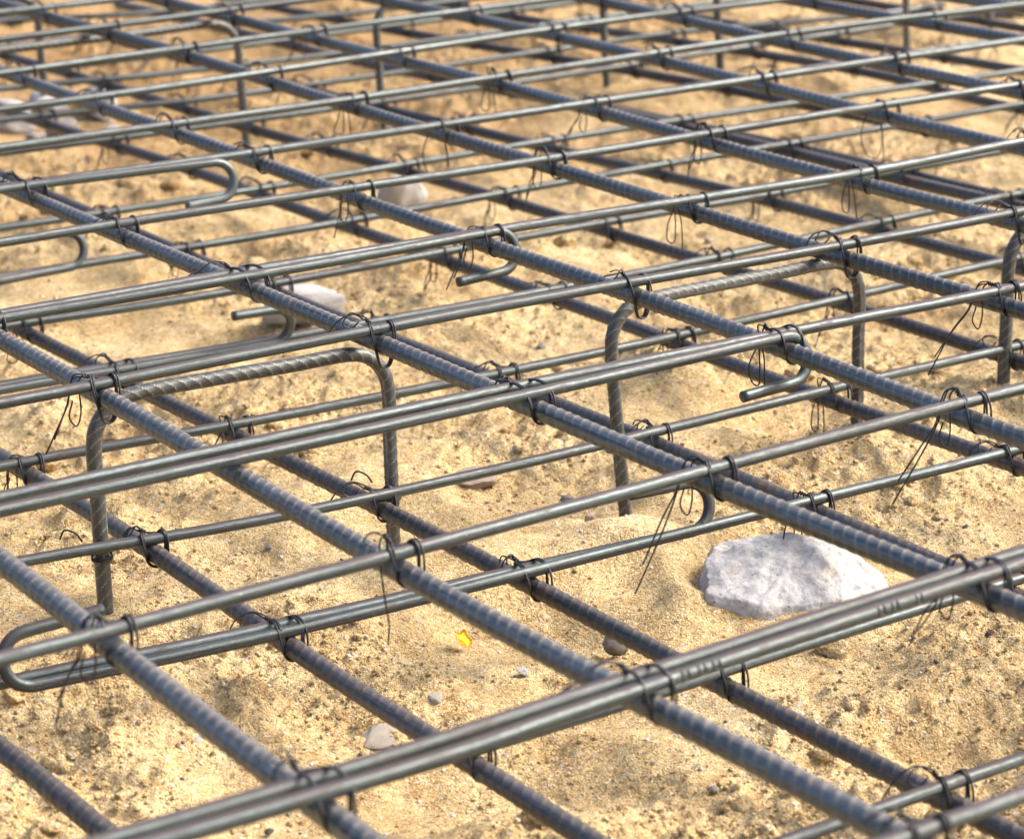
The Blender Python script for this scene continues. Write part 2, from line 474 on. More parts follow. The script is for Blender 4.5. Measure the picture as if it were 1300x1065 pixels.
def ground_z(x, y, detail=True):
    x = np.asarray(x, dtype=float); y = np.asarray(y, dtype=float)
    z = np.full(x.shape, Z0)
    far = np.clip((np.hypot(x, y - 2.6) - 2.4) / 2.0, 0, 1)
    z = z + (1 - far) * (0.016 * fbm(x * 3.2, y * 3.2, 3, 3) + 0.019 * fbm(x * 11, y * 11, 3, 9))
    for bx, by, sa, sb, ro, h in BUMPS:
        c, s = math.cos(ro), math.sin(ro)
        u = ((x - bx) * c + (y - by) * s) / sa; w = (-(x - bx) * s + (y - by) * c) / sb
        z = z + 1.25 * h * np.exp(-0.5 * np.minimum(u * u + w * w, 60))
    if detail:
        k = crumble(x, y)
        wx = x + 0.006 * fbm(x * 60, y * 60, 2, 41); wy = y + 0.006 * fbm(x * 60, y * 60, 2, 43)
        d1, r1 = worley(wx * 34, wy * 34, 1)
        d2, r2 = worley(wx * 75, wy * 75, 2)
        d3, r3 = worley(wx * 165, wy * 165, 3)
        lump = 0.0130 * np.clip(0.62 - d1, 0, 1) * r1 + 0.0110 * np.clip(0.62 - d2, 0, 1) * r2 + 0.0070 * np.clip(0.6 - d3, 0, 1) * (0.3 + 0.6 * r3)
        bil = np.abs(fbm(x * 22, y * 22, 4, 77, 0.55))
        z = z + (1 - far) * (0.009 * k * bil - 0.0015)
        z = z + (1 - far) * (k * lump + (0.35 + 0.65 * k) * 0.0042 * fbm(x * 48, y * 48, 4, 21, 0.62))
    return z


def axis(lo, hi, f, far, grow=1.35):
    out = [lo]
    while out[-1] < hi: out.append(out[-1] + f(out[-1]))
    st = f(out[-1]); x = out[-1]; up = []
    while x < far[1]: st *= grow; x += st; up.append(x)
    st = f(lo); x = lo; dn = []
    while x > far[0]: st *= grow; x -= st; dn.append(x)
    return np.array(dn[::-1] + out + up)


gx = axis(-0.98, 0.98, lambda x: 0.0028 + 0.004 * max(0, abs(x) - 0.5), (-60, 60))
gy = axis(1.22, 4.75, lambda y: 0.0016 * y, (-60, 90))
GX, GY = np.meshgrid(gx, gy)
GZ = ground_z(GX.ravel(), GY.ravel())
nx, ny = len(gx), len(gy)
gi = (np.arange(ny - 1)[:, None] * nx + np.arange(nx - 1)[None, :]).ravel()
gm = mesh_np('ground', np.stack([GX.ravel(), GY.ravel(), GZ], -1), np.stack([gi, gi + 1, gi + nx + 1, gi + nx], -1))
ground = link('ground', gm, MAT['sand'])
ground['kind'] = 'structure'
ground['label'] = 'loose golden building sand with lumps and foot marks'

# ------------------------------------------------------------------ reinforcing bars
# centre lines: ribbed (along w: offset v), smooth (along v: offset w), in metres
UPPER_RIBBED = {
  1: [(0.62, 0.5627), (1.089, 0.5735), (1.248, 0.5797), (1.408, 0.5858), (3.95, 0.6444)],
  2: [(0.62, 0.7637), (0.938, 0.7664), (1.118, 0.7633), (1.297, 0.7647), (1.476, 0.7688), (1.656, 0.7736), (1.835, 0.7769), (3.95, 0.795)],
  3: [(0.62, 1.008), (1.02, 1.0062), (1.267, 0.9987), (1.514, 0.9957), (1.761, 0.9952), (2.009, 0.9952), (2.256, 0.9938), (3.95, 0.9861)],
  4: [(0.62, 1.2117), (1.233, 1.2149), (1.547, 1.2209), (1.861, 1.2236), (2.174, 1.225), (2.488, 1.2271), (2.802, 1.2319), (3.95, 1.2379)],
  5: [(0.62, 1.429), (1.454, 1.4323), (1.8, 1.428), (2.147, 1.432), (2.493, 1.4382), (2.839, 1.4404), (3.186, 1.4325), (3.95, 1.4355)],
  6: [(0.62, 1.6217), (1.648, 1.6173), (1.959, 1.6174), (2.269, 1.6191), (2.579, 1.6189), (2.889, 1.6135), (3.2, 1.5993), (3.95, 1.5961)],
  7: [(0.62, 1.837), (1.866, 1.8349), (2.096, 1.8353), (2.325, 1.8388), (2.554, 1.841), (2.784, 1.8379), (3.013, 1.8253), (3.95, 1.8237)],
  8: [(0.62, 2.0045), (2.069, 2.0185), (2.222, 2.0226), (2.375, 2.0259), (2.528, 2.0284), (2.681, 2.0301), (2.834, 2.0309), (3.95, 2.0417)],
  9: [(0.62, 2.3085), (2.299, 2.2509), (2.469, 2.2412), (2.639, 2.2315), (3.95, 2.1865)],
  10: [(0.62, 2.4025), (2.46, 2.4025), (2.499, 2.3972), (2.539, 2.3919), (3.95, 2.3919)],
}
UPPER_SMOOTH = {
  '1u': [(0.28, 1.0252), (0.605, 1.0252), (0.692, 1.0297), (0.779, 1.0341), (0.866, 1.0382), (0.953, 1.042), (1.04, 1.0457), (2.85, 1.0457)],
  '1l': [(0.28, 1.0096), (0.622, 1.0096), (0.703, 1.0162), (0.784, 1.0218), (0.866, 1.0266), (0.947, 1.0305), (1.028, 1.0334), (2.85, 1.0334)],
  '2': [(0.28, 1.2447), (0.513, 1.2447), (0.662, 1.2515), (0.812, 1.2584), (0.962, 1.2647), (1.111, 1.2694), (1.261, 1.272), (2.85, 1.272)],
  '3u': [(0.28, 1.4802), (0.617, 1.4802), (0.784, 1.4792), (0.951, 1.4787), (1.118, 1.4771), (1.285, 1.4731), (1.452, 1.4654), (2.85, 1.4654)],
  '3l': [(0.28, 1.4579), (0.607, 1.4579), (0.729, 1.4571), (0.851, 1.4571), (0.974, 1.4584), (1.096, 1.4612), (1.218, 1.4661)],
  '4': [(0.28, 1.6594), (0.696, 1.6594), (0.88, 1.6604), (1.063, 1.6569), (1.247, 1.6512), (1.43, 1.6457), (1.614, 1.6427), (2.85, 1.6427)],
  '5u': [(0.28, 1.8653), (0.79, 1.8653), (0.995, 1.868), (1.201, 1.8578), (1.406, 1.8445), (1.611, 1.8377), (1.816, 1.8474), (2.85, 1.8474)],
  '5l': [(0.28, 1.8542), (0.784, 1.8542), (0.873, 1.8502), (0.962, 1.8483), (1.05, 1.8484), (1.139, 1.8504), (1.228, 1.8545)],
  '6': [(0.28, 2.0737), (0.881, 2.0737), (1.108, 2.0666), (1.335, 2.0617), (1.562, 2.058), (1.79, 2.0545), (2.017, 2.0502), (2.85, 2.0502)],
  '7u': [(0.28, 2.2648), (0.966, 2.2648), (1.214, 2.2509), (1.462, 2.2473), (1.709, 2.2485), (1.957, 2.2488), (2.205, 2.2427), (2.85, 2.2427)],
  '7l': [(0.28, 2.2532), (0.961, 2.2532), (1.065, 2.2442), (1.169, 2.2351)],
  '8u': [(0.28, 2.4195), (1.036, 2.4195), (1.304, 2.4197), (1.572, 2.4273), (1.839, 2.4349), (2.107, 2.4352), (2.375, 2.4208), (2.85, 2.4208)],
  '9': [(0.28, 2.5927), (1.113, 2.5927), (1.321, 2.5972), (1.529, 2.6139), (1.736, 2.6329), (1.944, 2.6445), (2.152, 2.6387), (2.85, 2.6387)],
  '10': [(0.28, 2.7868), (1.197, 2.7868), (1.335, 2.7976), (1.474, 2.8056), (1.613, 2.811), (1.751, 2.8135), (1.89, 2.8134), (2.85, 2.8134)],
  '11': [(0.28, 2.9927), (1.289, 2.9927), (1.511, 3.0004), (1.734, 3.008), (2.85, 3.008)],
  '12': [(0.28, 3.1671), (1.369, 3.1671), (1.45, 3.1674), (1.531, 3.1677), (2.85, 3.1677)],
}
LOWER_RIBBED = {
  1: [(0.62, 0.5899), (1.413, 0.5899), (1.426, 0.5893), (1.439, 0.5887), (3.95, 0.5887)],
  2: [(0.62, 0.7986), (1.255, 0.807), (1.384, 0.8068), (1.513, 0.8101), (1.641, 0.8147), (1.77, 0.818), (1.899, 0.8177), (3.95, 0.8449)],
  3: [(0.62, 1.0006), (1.114, 0.9983), (1.345, 0.9983), (1.576, 0.9972), (1.807, 0.9953), (2.038, 0.9926), (2.27, 0.9894), (3.95, 0.9819)],
  4: [(0.62, 1.2541), (1.359, 1.2502), (1.619, 1.2526), (1.879, 1.25), (2.139, 1.2454), (2.399, 1.242), (2.659, 1.2428), (3.95, 1.236)],
  5: [(0.62, 1.4525), (1.455, 1.4449), (1.796, 1.4417), (2.138, 1.4396), (2.479, 1.436), (2.821, 1.4283), (3.162, 1.4139), (3.95, 1.4067)],
  6: [(0.62, 1.667), (1.662, 1.6424), (2.049, 1.6451), (2.436, 1.6324), (2.823, 1.612), (3.21, 1.591), (3.597, 1.5769), (3.95, 1.5686)],
  7: [(0.62, 1.9327), (2.105, 1.8611), (2.282, 1.8537), (2.459, 1.843), (2.636, 1.8288), (2.814, 1.8113), (2.991, 1.7903), (3.95, 1.744)],
  8: [(0.62, 2.1364), (2.168, 2.0462), (2.428, 2.0389), (2.689, 2.0156), (2.95, 1.9846), (3.21, 1.9545), (3.471, 1.9338), (3.95, 1.9059)],
  9: [(0.62, 2.3887), (2.641, 2.2248), (2.863, 2.2065), (3.085, 2.1778), (3.307, 2.1439), (3.53, 2.1102), (3.752, 2.0819), (3.95, 2.0658)],
  10: [(0.62, 2.5546), (2.525, 2.418), (2.71, 2.4324), (2.895, 2.4228), (3.079, 2.3961), (3.264, 2.3592), (3.449, 2.3193), (3.95, 2.2834)],
  11: [(0.62, 2.769), (2.892, 2.5811), (3.044, 2.5601), (3.197, 2.539), (3.95, 2.4767)],
  12: [(0.62, 2.9735), (2.974, 2.8382), (3.113, 2.8249), (3.252, 2.8115), (3.95, 2.7714)],
}
LOWER_SMOOTH = {
  '1': [(0.28, 1.2502), (0.947, 1.2502), (1.009, 1.2533), (1.071, 1.256), (1.132, 1.2582), (1.194, 1.2599), (1.256, 1.2613), (2.85, 1.2613)],
  '2u': [(0.28, 1.5014), (0.638, 1.5014), (0.738, 1.4903), (0.838, 1.4839), (0.938, 1.4797), (1.038, 1.4752), (1.137, 1.4679)],
  '2l': [(0.634, 1.4901), (0.798, 1.4746), (0.962, 1.4679), (1.126, 1.4663), (1.29, 1.4664), (1.455, 1.4646), (2.85, 1.4646)],
  '3': [(0.28, 1.6993), (0.705, 1.6993), (0.895, 1.672), (1.085, 1.6629), (1.274, 1.6648), (1.464, 1.6699), (1.654, 1.671), (2.85, 1.671)],
  '4': [(0.28, 1.8977), (0.794, 1.8977), (1.009, 1.8816), (1.223, 1.8758), (1.438, 1.8772), (1.652, 1.8831), (1.867, 1.8906), (2.85, 1.8906)],
  '5u': [(0.28, 2.1015), (0.885, 2.1015), (1.116, 2.0807), (1.346, 2.0733), (1.576, 2.0752), (1.806, 2.0824), (2.037, 2.0909), (2.85, 2.0909)],
  '6': [(0.28, 2.2701), (0.959, 2.2701), (1.119, 2.2582), (1.28, 2.2545), (1.44, 2.2554), (1.6, 2.2573), (1.76, 2.2567), (2.85, 2.2567)],
  '7': [(0.28, 2.4325), (1.033, 2.4325), (1.307, 2.4306), (1.582, 2.4345), (1.857, 2.4405), (2.131, 2.4452), (2.406, 2.4448), (2.85, 2.4448)],
  '8': [(0.28, 2.6243), (1.118, 2.6243), (1.405, 2.6224), (1.692, 2.6258), (1.979, 2.6286), (2.267, 2.6249), (2.554, 2.6089), (2.85, 2.6089)],
  '10': [(0.28, 2.9736), (1.272, 2.9736), (1.496, 2.9579), (1.721, 2.9532), (1.945, 2.9568), (2.17, 2.9657), (2.394, 2.9771), (2.85, 2.9771)],
  '11': [(0.28, 3.1578), (1.351, 3.1578), (1.615, 3.1141), (1.879, 3.1144), (2.144, 3.1278), (2.408, 3.1235), (2.672, 3.0706), (2.85, 3.0706)],
  '12': [(0.28, 3.3488), (1.437, 3.3488), (1.633, 3.3157), (1.829, 3.2975), (2.025, 3.2912), (2.221, 3.2943), (2.416, 3.3039), (2.85, 3.3039)],
  '13': [(0.28, 3.4358), (1.972, 3.4358), (2.208, 3.4387), (2.445, 3.4415), (2.85, 3.4415)],
  '14': [(0.28, 3.6393), (1.655, 3.6393), (1.916, 3.6067), (2.177, 3.5742), (2.85, 3.5742)],
  '15': [(0.28, 3.8513), (1.664, 3.8513), (1.762, 3.818), (1.86, 3.7846), (2.85, 3.7846)],
  '5l': [(0.28, 2.0902), (0.88, 2.0902), (1.006, 2.0806), (1.132, 2.071)],
  '7l': [(0.28, 2.4235), (1.028, 2.4235), (1.067, 2.4275), (1.107, 2.4316)],
}

UPPER_SMOOTH['0'] = [(0.28, 0.815), (1.0, 0.822), (1.8, 0.818), (2.85, 0.82)]
LOWER_SMOOTH['0'] = [(0.28, 1.045), (1.0, 1.050), (1.8, 1.052), (2.85, 1.05)]
LOWER_SMOOTH['9'] = [(0.28, 2.790), (1.1, 2.786), (1.8, 2.795), (2.85, 2.79)]
UPPER_SMOOTH['13'] = [(0.28, 3.36), (1.5, 3.365), (2.85, 3.37)]
UPPER_RIBBED[0] = [(0.62, 0.365), (2.0, 0.372), (3.95, 0.37)]
UPPER_RIBBED[11] = [(0.62, 2.61), (2.0, 2.60), (3.95, 2.60)]
LOWER_RIBBED['8x'] = [(0.62, 2.158), (2.10, 2.066), (2.42, 2.058), (2.69, 2.036), (2.82, 2.020)]

R_MAIN, R_LOW, R_SM, R_CH = 0.0069, 0.0067, 0.0042, 0.0054
DC = 0.0118


def ev(tab, a):
    xs = [p[0] for p in tab]; ys = [p[1] for p in tab]
    return float(np.interp(a, xs, ys))


ORD = ['zeroth', 'first', 'second', 'third', 'fourth', 'fifth', 'sixth', 'seventh', 'eighth', 'ninth', 'tenth', 'eleventh', 'twelfth', 'thirteenth', 'fourteenth', 'fifteenth', 'sixteenth']


def ribbed_bar(key, tab, z, r, mat, layer):
    P = np.array([vw(t, a, z) for a, t in tab])
    C = catmull(P, 0.02)
    d = np.concatenate([[0], np.cumsum(np.linalg.norm(np.diff(C, axis=0), axis=1))])
    fine = 0.0012 if layer == 'upper' else 0.0015
    q = [0.0]
    while q[-1] < d[-1]:
        yy = np.interp(q[-1], d, C[:, 1]); xx = np.interp(q[-1], d, C[:, 0])
        q.append(q[-1] + (fine * (1.0 if yy < 2.3 else 1.6) if abs(xx) < 0.12 + 0.21 * yy and yy < 3.7 else 0.0049))
    q = np.array(q)
    k = sum(ord(c) for c in str(key)) + (50 if layer == 'lower' else 0)
    rnd = random.Random(k)
    C = np.stack([np.interp(q, d, C[:, i]) for i in range(3)], -1)
    C[:, 2] += 0.0012 * np.sin(q * rnd.uniform(4, 8) + rnd.uniform(0, 6))
    me = Parts()
    me.add(sweep(C, r, 16, (0.0098, 0.00110, 0.0044, rnd.uniform(0.5, 1.3), 0.26), rnd.uniform(0, 0.01)))
    o = link('ribbed_bar', me.mesh('ribbed_bar'), mat)
    if key == '8x':
        lab = 'cut-off ribbed bar lapped alongside the eighth lower ribbed bar from the yellow petal side'
    elif key == 0:
        lab = 'upper ribbed steel bar next to the hook end beside the yellow petal side'
    else:
        lab = '%s ribbed steel bar of the %s mat, counted from the yellow petal side' % (ORD[key], layer)
    tag(o, lab, 'rebar', 'ribbed bars of the %s mat' % layer)
    return o


def hook(tab, z, end, down, reach=0.046, rad=0.0165, tilt=0.0):
    """points of a half-circle hook at the bar's end (end=+1 at the large-v end) turned down or up"""
    a, t = tab[-1] if end > 0 else tab[0]
    s = -1 if down else 1
    pts = []
    for k in range(1, 9):
        an = math.pi * k / 8
        q = vw(a + end * rad * math.sin(an), t + tilt * (1 - math.cos(an)), z + s * rad * (1 - math.cos(an)))
        pts.append(q)
    pts.append(vw(a - end * reach * 0.5, t + tilt * 2.1, z + s * rad * 2.05))
    pts.append(vw(a - end * reach, t + tilt * 2.2, z + s * rad * 2.1))
    return pts


def smooth_bar(key, tab, z, layer, hooks=()):
    P = [vw(a, t, z) for a, t in tab]
    rnd = random.Random(sum(ord(c) for c in key) + (70 if layer == 'lower' else 0))
    C = catmull(P, 0.012)
    C[:, 2] += 0.0008 * np.sin(np.arange(len(C)) * 0.012 * rnd.uniform(4, 9) + rnd.uniform(0, 6))
    for end, down, reach, tilt in hooks:
        H = np.array(hook(tab, z, end, down, reach, 0.0165, tilt))
        if end > 0: C = np.vstack([C, catmull(np.vstack([C[-1], H]), 0.003)[1:]])
        else: C = np.vstack([catmull(np.vstack([C[0], H]), 0.003)[1:][::-1], C])
    me = Parts()
    me.add(sweep(C, R_SM, 16))
    o = link('smooth_bar', me.mesh('smooth_bar'), MAT['smooth'])
    row = int(key.rstrip('ul'))
    if row == 0:
        lab = 'single smooth bar of the %s mat lying outside the rows beside the concrete chunk' % layer
    else:
        extra = ''
        if key.endswith('l'): extra = ', hook-ended lap bar' if hooks else ', lapped twin'
        if layer == 'lower' and key == '2u': extra = ', hooked upward'
        lab = 'smooth bar, %s row of the %s mat counted from the concrete chunk%s' % (ORD[row], layer, extra)
    tag(o, lab, 'rebar', 'smooth bars of the %s mat' % layer)
    return o


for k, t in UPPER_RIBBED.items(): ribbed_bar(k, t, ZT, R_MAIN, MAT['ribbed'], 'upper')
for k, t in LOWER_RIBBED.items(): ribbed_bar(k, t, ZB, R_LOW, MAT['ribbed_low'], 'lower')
HU = {'3l': [(1, True, 0.046, -0.004)], '5l': [(1, True, 0.044, -0.004)], '7l': [(1, True, 0.036, -0.004)]}
HL = {'2u': [(1, False, 0.05, 0.004)], '2l': [(-1, False, 0.055, 0.004)], '5l': [(1, False, 0.043, -0.004)], '7l': [(1, False, 0.05, 0.004)]}
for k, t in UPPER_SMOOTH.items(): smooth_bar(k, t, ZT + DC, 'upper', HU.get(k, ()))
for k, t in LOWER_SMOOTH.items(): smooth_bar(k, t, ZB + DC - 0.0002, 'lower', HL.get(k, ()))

# rolled mill marks standing proud on the outermost lapped bar (pairs of strokes, worn past reading)
lap = [o for o in COL.objects if o.get('label', '').startswith('smooth bar, first row of the upper mat') and 'lapped' in o['label']][0]
for q in [0.7841, 0.795, 0.8046, 0.9206, 0.9303, 0.9482]:
    mk = Parts()
    for dv, a0, a1 in ((-0.0020, -0.5, 0.9), (0.0020, -0.4, 0.9)):
        an = np.linspace(a0, a1, 9)
        c0 = vw(q + dv, ev(UPPER_SMOOTH['1l'], q), ZT + DC)
        mk.add(sweep(np.array([c0 + (R_SM + 0.0001) * np.array([-W2[0] * math.cos(t), -W2[1] * math.cos(t), math.sin(t)]) for t in an]), 0.00042, 6))
    an = -0.35
    mk.add(sweep(np.array([vw(q + s, ev(UPPER_SMOOTH['1l'], q), ZT + DC) + (R_SM + 0.0001) * np.array([-W2[0] * math.cos(an), -W2[1] * math.cos(an), math.sin(an)]) for s in np.linspace(-0.002, 0.002, 5)]), 0.0004, 6))
    link('rolled_mark', mk.mesh('rolled_mark'), MAT['smooth'], lap)

# ------------------------------------------------------------------ support chairs (bent ribbed bar)
ZC = ZT - 0.0138


def chair(v0, v1, w0, w1, zb0, zb1, lean0, lean1, foot0, foot1, label):
    r = 0.034
    pts = []
    b0 = np.array([v0 + lean0[0], w0 + lean0[1], zb0]); b1 = np.array([v1 + lean1[0], w1 + lean1[1], zb1])
    t0 = np.array([v0, w0, ZC]); t1 = np.array([v1, w1, ZC])
    seq = []
    f0 = np.array([foot0[0], foot0[1], 0]); f1 = np.array([foot1[0], foot1[1], 0])
    seq.append(b0 + f0 - [0, 0, 0.010]); seq.append(b0 + f0 * 0.45 - [0, 0, 0.006]); seq.append(b0 + f0 * 0.1 + [0, 0, 0.006]); seq.append(b0 + [0, 0, 0.022])
    dn0 = (b0 - t0) / np.linalg.norm(b0 - t0)
    seq.append(t0 + dn0 * (r + 0.035)); seq.append(t0 + dn0 * r)
    hz = (t1 - t0) / np.linalg.norm(t1 - t0)
    for k in range(1, 5):
        an = math.pi / 2 * k / 4
        c = t0 + dn0 * r + hz * r
        seq.append(c - hz * r * math.cos(an) - dn0 * r * math.sin(an))
    seq.append(t0 * 0.6 + t1 * 0.4 + [0, 0, 0.0006]); seq.append(t0 * 0.35 + t1 * 0.65)
    dn1 = (b1 - t1) / np.linalg.norm(b1 - t1)
    for k in range(0, 5):
        an = math.pi / 2 * k / 4
        c = t1 + dn1 * r - hz * r
        seq.append(c + hz * r * math.sin(an) - dn1 * r * math.cos(an))
    seq.append(t1 + dn1 * (r + 0.035)); seq.append(b1 + [0, 0, 0.022]); seq.append(b1 + f1 * 0.1 + [0, 0, 0.006]); seq.append(b1 + f1 * 0.45 - [0, 0, 0.006]); seq.append(b1 + f1 - [0, 0, 0.010])
    P = np.array([vw(*q) for q in seq])
    C = catmull(P, 0.0009)
    me = Parts()
    me.add(sweep(C, R_CH, 20, (0.0095, 0.00095, 0.0060, 0.95, 0.17), 0.0, up=vw(0, 1, 0)))
    o = link('support_chair', me.mesh('support_chair'), MAT['chair'])
    tag(o, label, 'rebar chair', 'bent support chairs between the mats')
    return o


chair(0.782, 1.020, 1.700, 1.690, -0.050, -0.026, (0.000, -0.006), (-0.006, -0.010), (0.0, -0.055), (0.0, 0.05), 'bent ribbed support chair under the doubled bars nearest the yellow petal')
chair(1.216, 1.476, 1.680, 1.682, -0.034, -0.040, (0.006, -0.012), (-0.006, -0.006), (0.02, -0.02), (-0.035, 0.0), 'bent ribbed support chair standing between two other chairs, one leg in a sand pit')
chair(1.640, 1.880, 1.676, 1.676, -0.030, -0.030, (-0.010, -0.010), (0, 0), (0.0, -0.04), (0.0, 0.04), 'bent ribbed support chair third in its row from the yellow petal')
RW = 3.050
chair(1.255, 1.640, RW, RW + 0.012, -0.03, -0.03, (0, 0), (0.0, -0.015), (0, -0.04), (0, -0.04), 'bent ribbed support chair with pale bend standing between stones and the rubble')
chair(1.850, 2.200, RW + 0.02, RW, -0.03, -0.03, (-0.004, -0.02), (0, -0.01), (0.03, -0.05), (0, 0.04), 'wide support chair in the rear row beside the chair with the pale bend')
chair(2.398, 2.750, RW, RW, -0.03, -0.03, (0, -0.01), (0, -0.01), (0, 0.04), (0, -0.04), 'wide support chair third in the rear row counted from the rubble')
chair(2.917, 3.270, RW, RW, -0.03, -0.03, (0, -0.01), (0, 0), (0, 0.04), (0, -0.04), 'wide support chair at the end of the rear row beside the dark block')
chair(1.170, 1.535, 3.430, 3.430, -0.03, -0.03, (0, 0), (0.0, -0.01), (0, 0.04), (-0.03, -0.04), 'support chair beside the leaning twig and the grey slab')

# ------------------------------------------------------------------ wire ties
WR = 0.00078


def tie_mesh(seed, Rm, un, uf, zc, deep, tail):
    """double-strand saddle tie. local axes: x = along the ribbed bar towards the camera, y = along the smooth bar, z = up"""
    rnd = random.Random(seed)
    j = lambda a: rnd.uniform(-a, a)
    m = Parts()
    g = WR * 1.1
    low = -Rm - g - deep
    K = np.array([-(uf + 0.0020 + j(0.001)), -0.0035 + j(0.002), zc + 0.0022 + j(0.0015)])
    top = zc + R_SM + g
    for sgn in (0, 1, 2):
        o = (0.0, 0.0016, -0.0014)[sgn]
        yr = Rm + 0.0006 + j(0.0006) + 0.6 * o
        xf = un + g + o + j(0.0006)
        path = [K + [0, 0.002 * sgn, -0.001 * sgn],
                (-uf * 0.95, yr * 0.75, zc + R_SM * 0.35 + g), (-0.15 * un, yr, top + 0.0003), (un * 0.75, yr + 0.001, zc + R_SM * 0.55 + g),
                (xf + 0.001, yr + 0.0005, zc - R_SM - 0.001), (xf + 0.002, yr * 0.85, -Rm * 0.45), (xf + 0.0015, yr * 0.35, low + 0.0008),
                (xf + 0.001, -yr * 0.35, low + 0.0006), (xf + 0.001, -yr * 0.85, -Rm * 0.45), (xf, -yr - 0.0005, zc - R_SM - 0.001),
                (un * 0.75, -yr - 0.001, zc + R_SM * 0.55 + g), (-0.15 * un, -yr, top + 0.0003), (-uf * 0.8, -yr * 0.9, zc + R_SM * 0.7 + g),
                K + [-0.001, -0.001, 0.001]]
        m.add(sweep(catmull(np.array([np.array(p, dtype=float) for p in path]), 0.0012), WR, 5))
    # twisted knot
    tw_dir = np.array([-0.35 + j(0.3), -0.6 + j(0.5), 0.55 + j(0.3)]); tw_dir /= np.linalg.norm(tw_dir)
    L = 0.0045 + rnd.random() * 0.004
    a = np.cross(tw_dir, [0, 0, 1.0]); a /= np.linalg.norm(a); b = np.cross(tw_dir, a)
    ends = []
    for ph in (0, math.pi):
        t = np.linspace(0, 1, 22)
        C = K + tw_dir * (t * L)[:, None] + 0.0011 * (np.cos(t * 11 + ph)[:, None] * a + np.sin(t * 11 + ph)[:, None] * b)
        m.add(sweep(C, WR, 5)); ends.append(C[-1])
    E = K + tw_dir * L
    def run(pts):
        m.add(sweep(catmull(np.array(pts), 0.0018), WR * 0.78, 5))
    x0 = E[0]
    if tail == 'short':
        for e in ends:
            run([e, e + [-0.003 + j(0.003), -0.005 + j(0.004), 0.001 + j(0.003)], e + [-0.005 + j(0.005), -0.011 + j(0.006), -0.003 + j(0.006)]])
        q = ends[0]
        run([q, q + [0.002, -0.004, 0.003], q + [0.003, -0.010 + j(0.003), 0.000], q + [0.001, -0.011, -0.006], q + [-0.001, -0.004, -0.005 + j(0.002)]])
    elif tail == 'curl':
        e = ends[0]
        run([e, e + [-0.004, -0.006, 0.003], e + [-0.004, -0.014 + j(0.004), 0.003 + j(0.002)], e + [-0.002, -0.018, -0.003], e + [0.0, -0.012, -0.006], e + [0.001, -0.006, -0.001]])
        e = ends[1]
        run([e, e + [-0.005, -0.006, 0.004], e + [-0.009, -0.016, 0.000], e + [-0.010, -0.026 + j(0.005), -0.012]])
    elif tail in ('down', 'long'):
        ln = (0.034 if tail == 'down' else 0.058) * rnd.uniform(0.85, 1.15)
        sw = -0.010 - rnd.random() * 0.018 if tail == 'down' else -0.034 - rnd.random() * 0.01
        for q, e in enumerate(ends):
            l2 = ln * (1.0 if q == 0 else 0.72)
            run([e, e + [-0.003, -0.005, -0.001], [x0 - 0.004, e[1] - 0.007 + 0.15 * sw, -0.004], [x0 - 0.004 + j(0.003), e[1] - 0.006 + 0.5 * sw + q * 0.004, -0.4 * l2], [x0 - 0.003 + j(0.004), e[1] - 0.006 + sw + q * 0.006, -l2]])
        q = ends[1]
        run([q, q + [-0.003, -0.001, -0.004], [x0 - 0.003, q[1] - 0.001, -0.012], [x0 - 0.002, q[1] - 0.005, -0.020], [x0 - 0.004, q[1] - 0.009, -0.014], [x0 - 0.004, q[1] - 0.006, -0.002]])
    elif tail == 'loop':
        e = ends[0]
        run([e, [x0 - 0.003, e[1] - 0.004, 0.004], [x0 - 0.003, e[1] - 0.012 + j(0.003), -0.012], [x0 - 0.001, e[1] - 0.013 + j(0.003), -0.024], [x0, e[1] - 0.006, -0.026], [x0 - 0.002, e[1] - 0.003, -0.014], [x0 - 0.003, e[1] - 0.003, 0.002]])
        e = ends[1]
        run([e, e + [-0.002, -0.003, 0.001], [x0 - 0.003, e[1] + 0.004, -0.008], [x0 - 0.003, e[1] + 0.006 + j(0.003), -0.034]])
    elif tail == 'bigloop':
        e = ends[0]
        run([e, [x0 - 0.002, e[1] - 0.012, 0.002], [x0 - 0.002, e[1] - 0.019, -0.018], [x0, e[1] - 0.012, -0.038], [x0, e[1] + 0.002, -0.043], [x0 - 0.002, e[1] + 0.011, -0.030], [x0 - 0.003, e[1] + 0.007, 0.0]])
        e = ends[1]
        run([e, e + [-0.002, 0.004, 0.001], [x0 - 0.002, e[1] + 0.012, -0.020], [x0 - 0.001, e[1] + 0.014, -0.052]])
    elif tail == 'trail':
        e = ends[0]
        run([e, e + [-0.002, -0.010, 0.002], e + [-0.003, -0.028, -0.004], e + [-0.006, -0.048, -0.012], e + [-0.010, -0.066 + j(0.006), -0.015]])
        e = ends[1]
        run([e, e + [-0.004, -0.005, 0.003], e + [-0.008, -0.018, -0.004], e + [-0.012, -0.034, -0.016]])
    elif tail == 'plumb':
        e = ends[0]
        run([e, e + [0.001, -0.004, -0.004], [x0 + 0.003, e[1] - 0.003, -0.016], [x0 + 0.004, e[1] - 0.001, -0.034], [x0 + 0.004, e[1] - 0.002, -0.050 + j(0.004)]])
        e = ends[1]
        run([e, e + [-0.002, -0.006, 0.002], e + [-0.001, -0.012, -0.002], e + [0.002, -0.008, -0.005]])
    return m.mesh('wire_tie')


def to_px(p):
    d = Vector(p) - M.translation
    x, y, zz = d.dot(_r2), d.dot(_d2), d.dot(_f)
    return 650 + 3501.3 * x / zz, 487.5 + 3501.3 * y / zz


